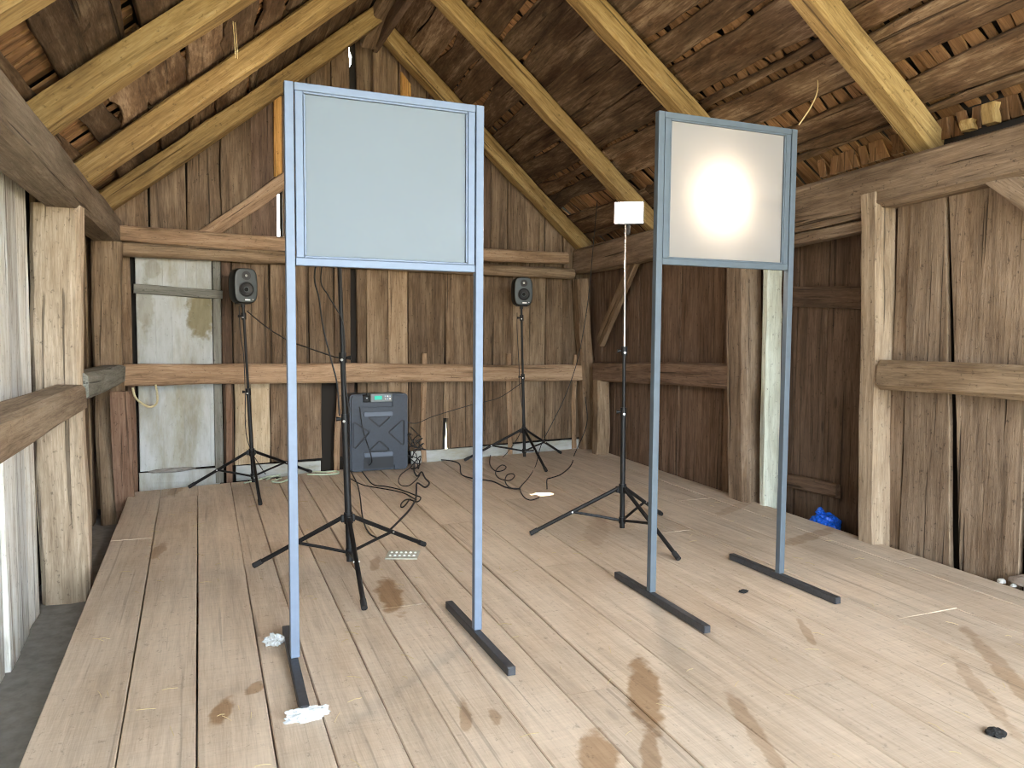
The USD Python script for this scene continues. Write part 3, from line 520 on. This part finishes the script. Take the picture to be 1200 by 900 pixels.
# ================================================================== TRIPOD STANDS
def tripod(name, label, c, feet, hc, hl, top, sections, knobs, group=None, r_leg=.0125, black='black_metal', top_mat=None):
    t = thing(name, label, 'stand', (c[0], c[1], 0), group); C = np.array([c[0], c[1], 0.0]); TOP = np.array(top, float)
    on = lambda z: C + (TOP - C) * (z / TOP[2])
    for i, (z0, z1, r) in enumerate(sections):
        obj('pole' if i == 0 else 'pole_section', tube([on(z0), on((z0 + z1) / 2), on(z1)], r, 14), (top_mat if top_mat and i == len(sections) - 1 else black), t, smooth=40)
    obj('collar', cat(tube([on(hc - .03), on(hc), on(hc + .03)], .024, 14), *[rbx(on(hc - .005) + .03 * (np.array([f[0], f[1], 0]) - C) / np.linalg.norm(np.array([f[0], f[1], 0]) - C), (.024, .024, .04), .004) for f in feet]), black, t, smooth=40)
    obj('hub', tube([on(hl - .02), on(hl), on(hl + .02)], .022, 14), black, t, smooth=40)
    for f in feet:
        F = np.array([f[0], f[1], .012]); d = (F - C) * [1, 1, 0]; d /= np.linalg.norm(d); a = on(hc) + d * .034
        lg = obj('leg', tube([a, (a + F) / 2, F], r_leg, 10), black, t, smooth=40)
        e = (F - a) / np.linalg.norm(F - a); obj('foot_tip', tube([F - e * .05, F - e * .01, F + e * .004], r_leg * 1.25, 10), 'black_rubber', lg, smooth=40)
        mid = a + (F - a) * .52; br = obj('brace', tube([on(hl) + d * .02, (on(hl) + mid) / 2, mid], r_leg * .7, 8), black, t, smooth=40)
        k = np.cross(d, [0, 0, 1]); obj('rivet', tube([mid - k * .016, mid, mid + k * .016], .006, 8), 'silver', br, smooth=40)
    for z, s in knobs:
        cl = obj('clamp', tube([on(z - .028), on(z), on(z + .028)], .020, 14), black, t, smooth=40)
        q = on(z) + CR * s * .045; obj('clamp_knob', tube([on(z) + CR * s * .018, (q + on(z)) / 2, q], [.007, .008, .013], 10), black, cl, smooth=40)
        obj('clamp_screw', tube([on(z - .012) - CF * .014, on(z - .012) - CF * .024, on(z - .012) - CF * .03], .007, 8), 'silver', cl, smooth=40)
    return t, on
c1 = (.354, 6.715); f1 = [fl(222, 572), fl(305, 592), fl(364, 554)]
st1, on1 = tripod('speaker_stand', 'black tripod stand carrying the left speaker in front of the back door', c1, f1, .30, .10, (.292, 6.725, 1.50), [(.05, .80, .0155), (.80, 1.50, .011)], [(.80, -1), (1.42, -1)], 'tripod stands under the speakers')
c2_ = (2.985, 7.20); f2 = [fl(541, 540), fl(640, 553), fl(652, 527)]; f2 = [np.array([2.42, 7.42, 0]), fl(640, 553), np.array([3.55, 7.55, 0])]
st2, on2 = tripod('speaker_stand', 'black tripod stand carrying the right speaker near the far right corner', c2_, f2, .32, .11, (2.945, 7.22, 1.545), [(.05, .84, .0155), (.84, 1.545, .011)], [(.86, -1), (1.45, -1)], 'tripod stands under the speakers')
st3, on3 = tripod('light_stand', 'black tripod stand behind the left panel', (.715, 4.20), [fl(298, 665), fl(427, 715), fl(497, 640)], .29, .10, (.665, 4.21, 1.85), [(.05, .83, .0185), (.83, 1.16, .0145), (1.16, 1.85, .0115)], [(.83, -1), (1.16, 1)])
st4, on4 = tripod('light_stand', 'tall tripod stand between the panels carrying the lit lamp', (2.48, 4.33), [fl(622, 627), fl(795, 657), np.array([3.02, 4.72, 0])], .305, .10, (2.475, 4.34, 1.99), [(.05, .82, .0165), (.82, 1.20, .011), (1.20, 1.99, .0075)], [(.80, -1), (1.19, -1)], top_mat='chrome')
# lit fill lamp added behind the left panel to brighten the back, lit lamp on the tall stand
def led_head(name, label, c, w, h, toward, lit):
    d = np.array(toward, float); d[2] = 0; d /= np.linalg.norm(d); sx = np.cross([0, 0, 1.0], d); T = np.eye(4); T[:3, 0], T[:3, 1], T[:3, 2] = sx, -d, [0, 0, 1]
    t = thing(name, label, 'lamp', c); c = np.array(c, float)
    obj('housing', rbx(c, (w + .012, .035, h + .012), .004, T), 'black_metal', t, smooth=30)
    obj('light_panel', rbx(c + d * .0185, (w, .005, h), .001, T), lit, t, label='bright light panel')
    obj('bracket', cat(rbx(c - [0, 0, h / 2 + .02], (.02, .02, .04), .003, T), cyl(c - [0, 0, h / 2 + .035], c - [0, 0, h / 2 + .07], .011)), 'black_metal', t, smooth=30)
    return t
lp = at(737, 251, 2.48, 4.33); led_head('lamp', 'small rectangular lamp shining white on the tall tripod stand', (lp[0], lp[1], 2.055), .175, .13, (CC - lp), 'led_light')
led_head('lamp', 'added rectangular fill lamp turned to the back wall, on the tripod behind the left panel', (.665, 4.21, 1.96), .20, .145, (.32, 1, 0), 'fill_warm')

# ================================================================== SPEAKERS
def speaker(label, base, yaw):
    t = thing('speaker', label, 'speaker', (0, 0, 0), 'studio speakers on tripod stands'); p = stage.GetPrimAtPath(t)
    W, H, D = .19, .285, .175
    # body: loft of rounded rectangles along the depth, bulging; front at y = -D/2
    def ring(hw, hh, y, n=32, e=4.2):
        a = np.linspace(0, 2 * math.pi, n, endpoint=False); cx, sx_ = np.cos(a), np.sin(a)
        return np.column_stack([np.sign(cx) * np.abs(cx) ** (2 / e) * hw * (1 + .05 * (1 - np.abs(sx_))), np.full(n, y), H / 2 + np.sign(sx_) * np.abs(sx_) ** (2 / e) * hh])
    rows = [ring(.070, .115, .0875), ring(.083, .130, .080), ring(.092, .139, .045), ring(.095, .1425, -.03), ring(.092, .140, -.070), ring(.084, .133, -.084)]
    v, f = close_loft(rows); b = trimesh.Trimesh(v, f, process=False); b.invert() if b.volume < 0 else None
    obj('cabinet', b, 'speaker_black', t, smooth=50)
    rows = [ring(.087, .136, -.078), ring(.084, .133, -.088), ring(.076, .126, -.091)]
    v, f = close_loft(rows); b = trimesh.Trimesh(v, f, process=False); b.invert() if b.volume < 0 else None
    bf = obj('front_baffle', b, 'speaker_grey', t, smooth=50, label='grey front baffle')
    Rx = trimesh.transformations.rotation_matrix(math.pi / 2, [1, 0, 0])
    def face(prof, x, z, y): m = lathe(prof, 28); m.apply_transform(Rx); m.apply_translation((x, y, z)); return m
    fy = -.0905
    wf = obj('woofer', face([(.0, .004), (.012, .003), (.016, -.001), (.045, .006), (.050, .012), (.056, .009), (.061, .006), (.061, 0), (0, 0)], 0, .112, fy), 'cone_black', t, smooth=50)
    obj('dust_cap', face([(.0, .011), (.010, .009), (.016, .004), (.017, .0), (0, 0)], 0, .112, fy), 'speaker_black', wf, smooth=50)
    obj('surround', face([(.046, .004), (.048, .012), (.054, .0125), (.058, .004), (.046, .004)], 0, .112, fy), 'speaker_black', wf, smooth=50)
    tw = obj('waveguide', face([(.0, .002), (.012, .002), (.028, .006), (.036, .004), (.036, 0), (0, 0)], 0, .222, fy), 'cone_black', t, smooth=50)
    obj('tweeter_dome', face([(0, .010), (.006, .009), (.0105, .005), (.011, .0), (0, 0)], 0, .222, fy), 'dome_silver', tw, smooth=50, label='silver tweeter dome')
    obj('badge', bx((-.012, -.0925, .023), (.030, -.0895, .033)), 'print_white', t, label='small pale badge'); obj('status_light', face([(0, .003), (.005, .002), (.005, 0), (0, 0)], .052, .033, fy), 'print_white', t)
    obj('stand_pad', cat(cyl((0, 0, -.03), (0, 0, .004), .016), bx((-.05, -.05, -.004), (.05, .05, .004))), 'black_rubber', t)
    UsdGeom.Xformable(p).ClearXformOpOrder(); x = UsdGeom.Xform(p)
    x.GetPrim().GetAttribute('xformOp:translate').Set(Gf.Vec3d(*map(float, base))); tr = [o for o in [UsdGeom.XformOp(p.GetAttribute('xformOp:translate'))]]
    r = x.AddRotateZOp(); r.Set(float(yaw)); x.SetXformOpOrder([tr[0], r]); return t
sp = speaker('grey studio speaker on the left, in front of the back door', (.290, 6.725, 1.522), 16)
dup(sp, (2.946, 7.22, 1.568), -8, 'grey studio speaker on the right, near the far right corner', 'studio speakers on tripod stands')

# ================================================================== RUGGED CASE and the box on it
def P2(p): return Polygon(p)
def case():
    W, H, D = .545, .725, .26; ang = -math.atan2(.16, .53); o = np.array([1.49, 7.22, 0])
    ang = math.radians(1.0)
    t = thing('equipment_case', 'dark blue-grey rugged plastic case with a moulded cross, standing at the back wall', 'case', o)
    ax = np.array([math.cos(ang), math.sin(ang), 0]); fr = np.array([ax[1], -ax[0], 0])
    def put(m, y):  # x right, y up (2-D) extruded towards the viewer, front face at depth y
        m.apply_transform(frame_of(ax, np.array([0, 0, 1.0]), o + fr * y)); return m
    rr = lambda a, b, c_, d_, r: sbox(a + r, b + r, c_ - r, d_ - r).buffer(r, 6)
    out = rr(-W / 2, 0.012, W / 2, H, .035); top_notch = sbox(-.155, H - .075, .125, H + .1)
    obj('body', put(ext(out.difference(top_notch), D - .05), -D / 2), 'case_plastic', t)
    obj('body_back', put(ext(rr(-W / 2 + .006, .018, W / 2 - .006, H - .006, .035), .05), -D / 2 - .03), 'case_dark', t)
    nb = sbox(-.15, -.01, .13, .045).buffer(.012); nt = sbox(-.16, H - .17, .135, H + .02)
    tri = [P2([(-.115, H - .205), (.105, H - .205), (-.005, H - .300)]), P2([(-.105, .195), (.095, .195), (-.005, .285)]), P2([(-.245, H - .25), (-.245, .22), (-.10, .375)]), P2([(.225, H - .24), (.225, .235), (.085, .365)])]
    tri = [q.buffer(-.012).buffer(.022) for q in tri]
    fp = rr(-W / 2 + .012, .012, W / 2 - .012, H - .012, .03).difference(nb).difference(sbox(-.155, H - .12, .125, H))
    for q in tri: fp = fp.difference(q)
    obj('shell', put(ext(fp, .022), D / 2 - .05), 'case_plastic', t)
    for q in tri:
        obj('groove', put(ext(q, .004), D / 2 - .05), 'case_dark', t); obj('moulded_triangle', put(ext(q.buffer(-.015), .016), D / 2 - .05), 'case_plastic', t)
    for y0, y1 in ((H - .205, H - .165), (.145, .185)): obj('handle', put(ext(rr(-.145, y0, .12, y1, .008), .016), D / 2 - .028), 'case_handle', t, label='lighter grip bar')
    obj('recess', put(ext(rr(-.15, .035, .13, .135, .01), .004), D / 2 - .030), 'case_dark', t)
    for x in (-.21, .20): obj('case_foot', put(ext(sbox(x - .035, 0, x + .035, .02), .06), -.02), 'black_rubber', t)
    return o, ax, fr, H, D
co, cax, cfr, cH, cD = case()
def cpt(x, z, y): return co + cax * x + cfr * y + np.array([0, 0, z])
t = thing('receiver', 'small grey electronic unit with a green screen on top of the dark case', 'electronics', cpt(0, cH - .075, 0)); CT = np.eye(4); CT[:3, 0], CT[:3, 1] = cax, -cfr
obj('housing', rbx(cpt(.02, cH - .0345, .02), (.205, .16, .078), .005, CT), 'device_grey', t, smooth=30)
obj('screen', rbx(cpt(-.012, cH - .034, .1005), (.070, .004, .036), .001, CT), 'screen_green', t, label='glowing green screen')
for k in range(6): obj('button', rbx(cpt(.055 + .022 * (k % 3), cH - .046 + .024 * (k // 3), .101), (.012, .005, .013), .001, CT), 'key_light' if k % 2 else 'print_white', t)
t = thing('power_adapter', 'small black box beside the grey unit on top of the dark case', 'electronics', cpt(-.12, cH - .075, .02))
obj('housing', rbx(cpt(-.118, cH - .045, .03), (.055, .09, .058), .008, CT), 'black_rubber', t, smooth=30); obj('indicator', rbx(cpt(-.112, cH - .038, .0755), (.01, .003, .008), .001, CT), 'silver', t)

# ================================================================== CABLES
def cable(label, pts, r=.0045, m='black_rubber', cat_='cable'): obj('cable', tube(spline(pts, 6), r, 7), m, smooth=True, label=label, cat=cat_)
def F(*px, z=.007): return [fl(x, y, z) for x, y in px]
p0 = on1(1.46) + np.array([.03, 0, 0])
cable('thin black cable sagging from the left speaker to the stand behind the left panel', [p0, at(312, 383, .50, 6.2), at(338, 399, .55, 5.6), at(362, 408, .58, 5.1), at(388, 417, .62, 4.5), on3(1.16) + [-.025, .0, .0]], .004)
cable('black cable dangling left of the pole behind the left panel', [on3(1.9) + [-.04, .02, 0], at(369, 318, .66, 4.22), at(374, 350, .66, 4.22), at(379, 385, .66, 4.22), at(389, 425, .66, 4.22), at(395, 450, .66, 4.22), on3(.85) + [-.03, -.01, 0]], .0045)
cable('thin black cable crossing from left to right over the pole behind the left panel', [on3(1.85) + [-.05, -.02, 0], at(376, 325, .66, 4.17), at(384, 345, .66, 4.17), at(393, 360, .66, 4.17), at(401, 375, .66, 4.17), at(404, 400, .66, 4.17), at(404, 440, .68, 4.18), on3(.86) + [.02, -.03, 0]], .0035)
cable('black cable looping from the dark case over the floor behind the left stand', [cpt(-.20, .62, .17), cpt(-.17, .40, .19), cpt(-.10, .12, .22)] + F((423, 548), (430, 560), (438, 568), (452, 570), (470, 574), (486, 580), (493, 583), (489, 588), (478, 585), (471, 589), (470, 594), (474, 593), (480, 585)), .005)
cable('black cable running from the dark case down the floor between the tripod legs', F((408, 547), (413, 556), (419, 568), (422, 582), (424, 600), (427, 614), (433, 625), (441, 630)), .005)
cable('black cord curling beside the dark case and back to the tripod leg', F((487, 538), (485, 550), (489, 558), (494, 553), (498, 560), (503, 566), (498, 571), (489, 566), (488, 575), (487, 585), (480, 597), (468, 610), (458, 620)), .007)
cable('black cable lying on the floor below the dark case toward the cord', F((408, 559), (416, 564), (428, 569), (445, 572), (462, 575), (476, 579), (488, 586)), .0045)
cable('dark cable loop on the floor right of the dark case', F((481, 548), (470, 556), (467, 564), (471, 569), (479, 569), (487, 563), (492, 557)), .004)
tg = np.random.RandomState(5)
tp = [cpt(.31, .40, .06)]
for k in range(34): tp.append(cpt(.34 + tg.normal(0, .045) + .03 * math.sin(k), max(.012, .34 - .010 * k + tg.normal(0, .05)), .09 + tg.normal(0, .05)))
cable('tangle of thin black cables hanging at the right side of the dark case', tp, .0045, cat_='cables')
cable('black cable strung through the air from the dark case to the right speaker stand', [cpt(.265, .45, .02), at(488, 496, 2.2, 7.3), at(505, 489, 2.3, 7.3), at(530, 481, 2.5, 7.3), at(558, 473, 2.7, 7.3), at(585, 466, 2.85, 7.25), on2(.80) + [-.02, -.02, 0]], .0035)
cable('black cable along the base board to the left foot of the right speaker stand', F((480, 536), (500, 538), (520, 539), (533, 541), (539, 545), (541, 556), (556, 561), (577, 564), (593, 571), (609, 573)), .006)
cable('coiled black cable with three loops on the floor below the right speaker', F((575, 531), (574, 544), (581, 552), (590, 551), (593, 547), (588, 545), (582, 550), (581, 556), (586, 561), (597, 563), (603, 558), (600, 555), (594, 557), (592, 564), (597, 571), (607, 573), (612, 568)), .005)
cable('black cable rising from the floor in a thin line to the far right rafters', F((612, 568), (620, 559), (628, 545)) + [at(634, 522, 3.05, 7.1), at(648, 494, 3.1, 7.15), at(662, 465, 3.15, 7.2), at(676, 425, 3.2, 7.25), at(685, 380, 3.25, 7.25), at(691, 335, 3.3, 7.25), at(695, 290, 3.35, 7.2), at(700, 235, 3.4, 7.0)], .004)
cable('black cable dropping from the far right corner and curving over the floor', [bw(4.50, .60, .2), bw(4.48, .3, .26)] + F((673, 533), (671, 541), (667, 548), (657, 556), (646, 560), (641, 562), (641, 573)), .005)
cable('short black cable curl beside the bright spot on the floor', F((609, 571), (611, 578), (616, 584), (623, 586), (632, 583)), .004)
cable('pale green cord lying at the foot of the back wall left of the dark case', F((312, 562), (328, 556), (345, 551), (362, 552), (378, 553), (394, 552), (396, 555), (380, 556), (360, 556)), .007, 'cord_pale', 'cord')
cable('pale cord lying beside the left speaker stand at the back door', F((286, 566), (300, 563), (318, 558), (330, 560), (318, 564), (330, 565), (345, 558)), .006, 'cord_pale', 'cord')
cable('thin black cable hanging down along the left speaker stand', [on1(1.5) + [-.03, .03, 0], on1(1.3) + [-.035, .0, 0], on1(1.1) + [-.02, -.025, 0], on1(.8) + [-.025, -.03, 0], on1(.4) + [-.03, -.03, 0]] + F((312, 557), (318, 561)), .0035)
cable('thin black cable hanging down along the right speaker stand', [on2(1.5) + [-.035, .03, 0], on2(1.3) + [-.05, .0, 0], on2(1.0) + [-.04, -.0, 0], on2(.7) + [-.045, -.03, 0], on2(.35) + [-.03, -.03, 0]] + F((590, 535), (580, 530)), .0035)

# ================================================================== SMALL THINGS
def crumple(c, s, seed, sub=3, amp=.35, flat=.0, k=9.0):
    m = trimesh.creation.icosphere(sub, 1.0); v = m.vertices; n = meshkit.fbm(v * 1.7 + seed * 3.1, 4, seed) - .5; rg = np.abs(meshkit.noise(v * 3.3 + seed, seed + 5) - .5)
    v = v * (1 + amp * 1.6 * n[:, None] - amp * rg[:, None]) * np.array(s); v[:, 2] = np.maximum(v[:, 2], -flat * s[2]); m.vertices = v; m.apply_translation(np.array(c)); return m
q = fl(968, 606, -.02); q = np.array([4.035, 4.20, -.05])
t = thing('bag', 'crumpled bright blue plastic bag beyond the platform edge at the side door', 'bag', (q[0], q[1], -.2))
obj('bag_body', crumple(q, (.10, .12, .115), 4, 4, .45), 'bag_blue', t); obj('bag_knot', crumple(q + [-.03, .02, .10], (.03, .03, .04), 9, 3, .5), 'bag_blue', t)
q = fl(361, 841); obj('paper_tissue', crumple((q[0], q[1], .014), (.075, .032, .026), 3, 3, 1.0, .6), 'tissue', label='crumpled white tissue under the front end of the left frame foot', cat='tissue')
q = fl(323, 755); obj('paper_tissue', crumple((q[0], q[1], .018), (.042, .036, .028), 8, 3, 1.0, .7), 'tissue', label='balled white tissue beside the rear end of the left frame foot', cat='tissue')
q = fl(1168, 861); obj('charred_lump', crumple((q[0], q[1], .006), (.032, .03, .014), 5, 3, .6, .5), 'soot', label='flat black lump on the floor in the lower right corner', cat='debris')
q = fl(871, 694); obj('charred_lump', crumple((q[0], q[1], .005), (.030, .018, .009), 6, 3, .6, .5), 'soot', label='small black scrap on the floor between the right frame feet', cat='debris')
# stone and rubble at the right edge
st = crumple((3.915, 2.57, .015), (.040, .19, .085), 11, 3, .30); obj('stone', st, 'stone', label='rough grey-brown stone between the platform and the right wall', cat='stone')
for k, (x, y, r, l) in enumerate(((3.90, 2.80, .022, 'small round pale pebble at the corner of the rough stone'), (3.895, 2.73, .016, 'tiny pale pebble in front of the rough stone'), )):
    obj('pebble', crumple((x, y, .0), (r, r, r), 20 + k, 2, .2), 'pebble', label=l, cat='pebble')
# added pad, its two rows of dots painted in place of projected light spots
q = fl(472, 651); t = thing('light_spot_pad', 'small added pad by the tripod, its two rows of white dots standing in for light spots on the floor', 'pad', (q[0], q[1], 0)); PT = np.eye(4); PT[:3, 0], PT[:3, 1] = CR * [1, 1, 0] / np.linalg.norm(CR[:2]), np.cross([0, 0, 1.0], CR * [1, 1, 0] / np.linalg.norm(CR[:2]))
obj('pad', rbx((q[0], q[1], .004), (.185, .16, .008), .003, PT), 'light_spot_base', t)
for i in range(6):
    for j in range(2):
        d_ = trimesh.creation.icosphere(1, .0085); d_.vertices *= (1, 1.4, .7); d_.apply_transform(PT); d_.apply_translation(np.array([q[0], q[1], .009]) + PT[:3, 0] * (i - 2.5) * .0275 + PT[:3, 1] * (j - .5) * .062); obj('dot', d_, 'painted_light_dot', t, smooth=True)
# straw: loose on the floor, hanging from the rafters
sv = []
for k in range(230):
    x, y = rng.uniform(-.45, 3.75), rng.uniform(1.5, 7.0)
    if any(abs(x - fx_) < .07 and 2.5 < y < 3.8 for fx_ in (.30, 1.06, 2.0, 2.82)) or (y > 4.4 and 1.0 < x < 3.3): continue
    a = rng.uniform(0, 3.14); L_ = rng.uniform(.02, .07); b = np.array([math.cos(a), math.sin(a), 0]) * L_ / 2
    sv.append(tube([np.array([x, y, .003]) - b, np.array([x, y, .004 + rng.uniform(0, .004)]), np.array([x, y, .003]) + b], .0011, 4))
obj('straw', cat(*sv), 'straw', label='loose straw bits scattered over the floor boards', cat='straw', kind='stuff')
def wisp(label, pts): obj('straw_wisp', cat(tube(spline(pts, 5), .0028, 5), tube(spline(np.array(pts) + [.012, .01, 0], 5), .002, 5)), 'straw', label=label, cat='straw')
wisp('long straw hanging from the roof boards at the upper right, beside the nearest right rafter', [at(957, 55, 3.35, 3.9), at(957, 80, 3.35, 3.9), at(958, 105, 3.36, 3.9), at(950, 125, 3.36, 3.9), at(936, 146, 3.3, 3.9)])
wisp('straw hanging between the left rafters at the upper left', [at(273, 25, .1, 4.9), at(275, 48, .1, 4.9), at(276, 68, .1, 4.9)])
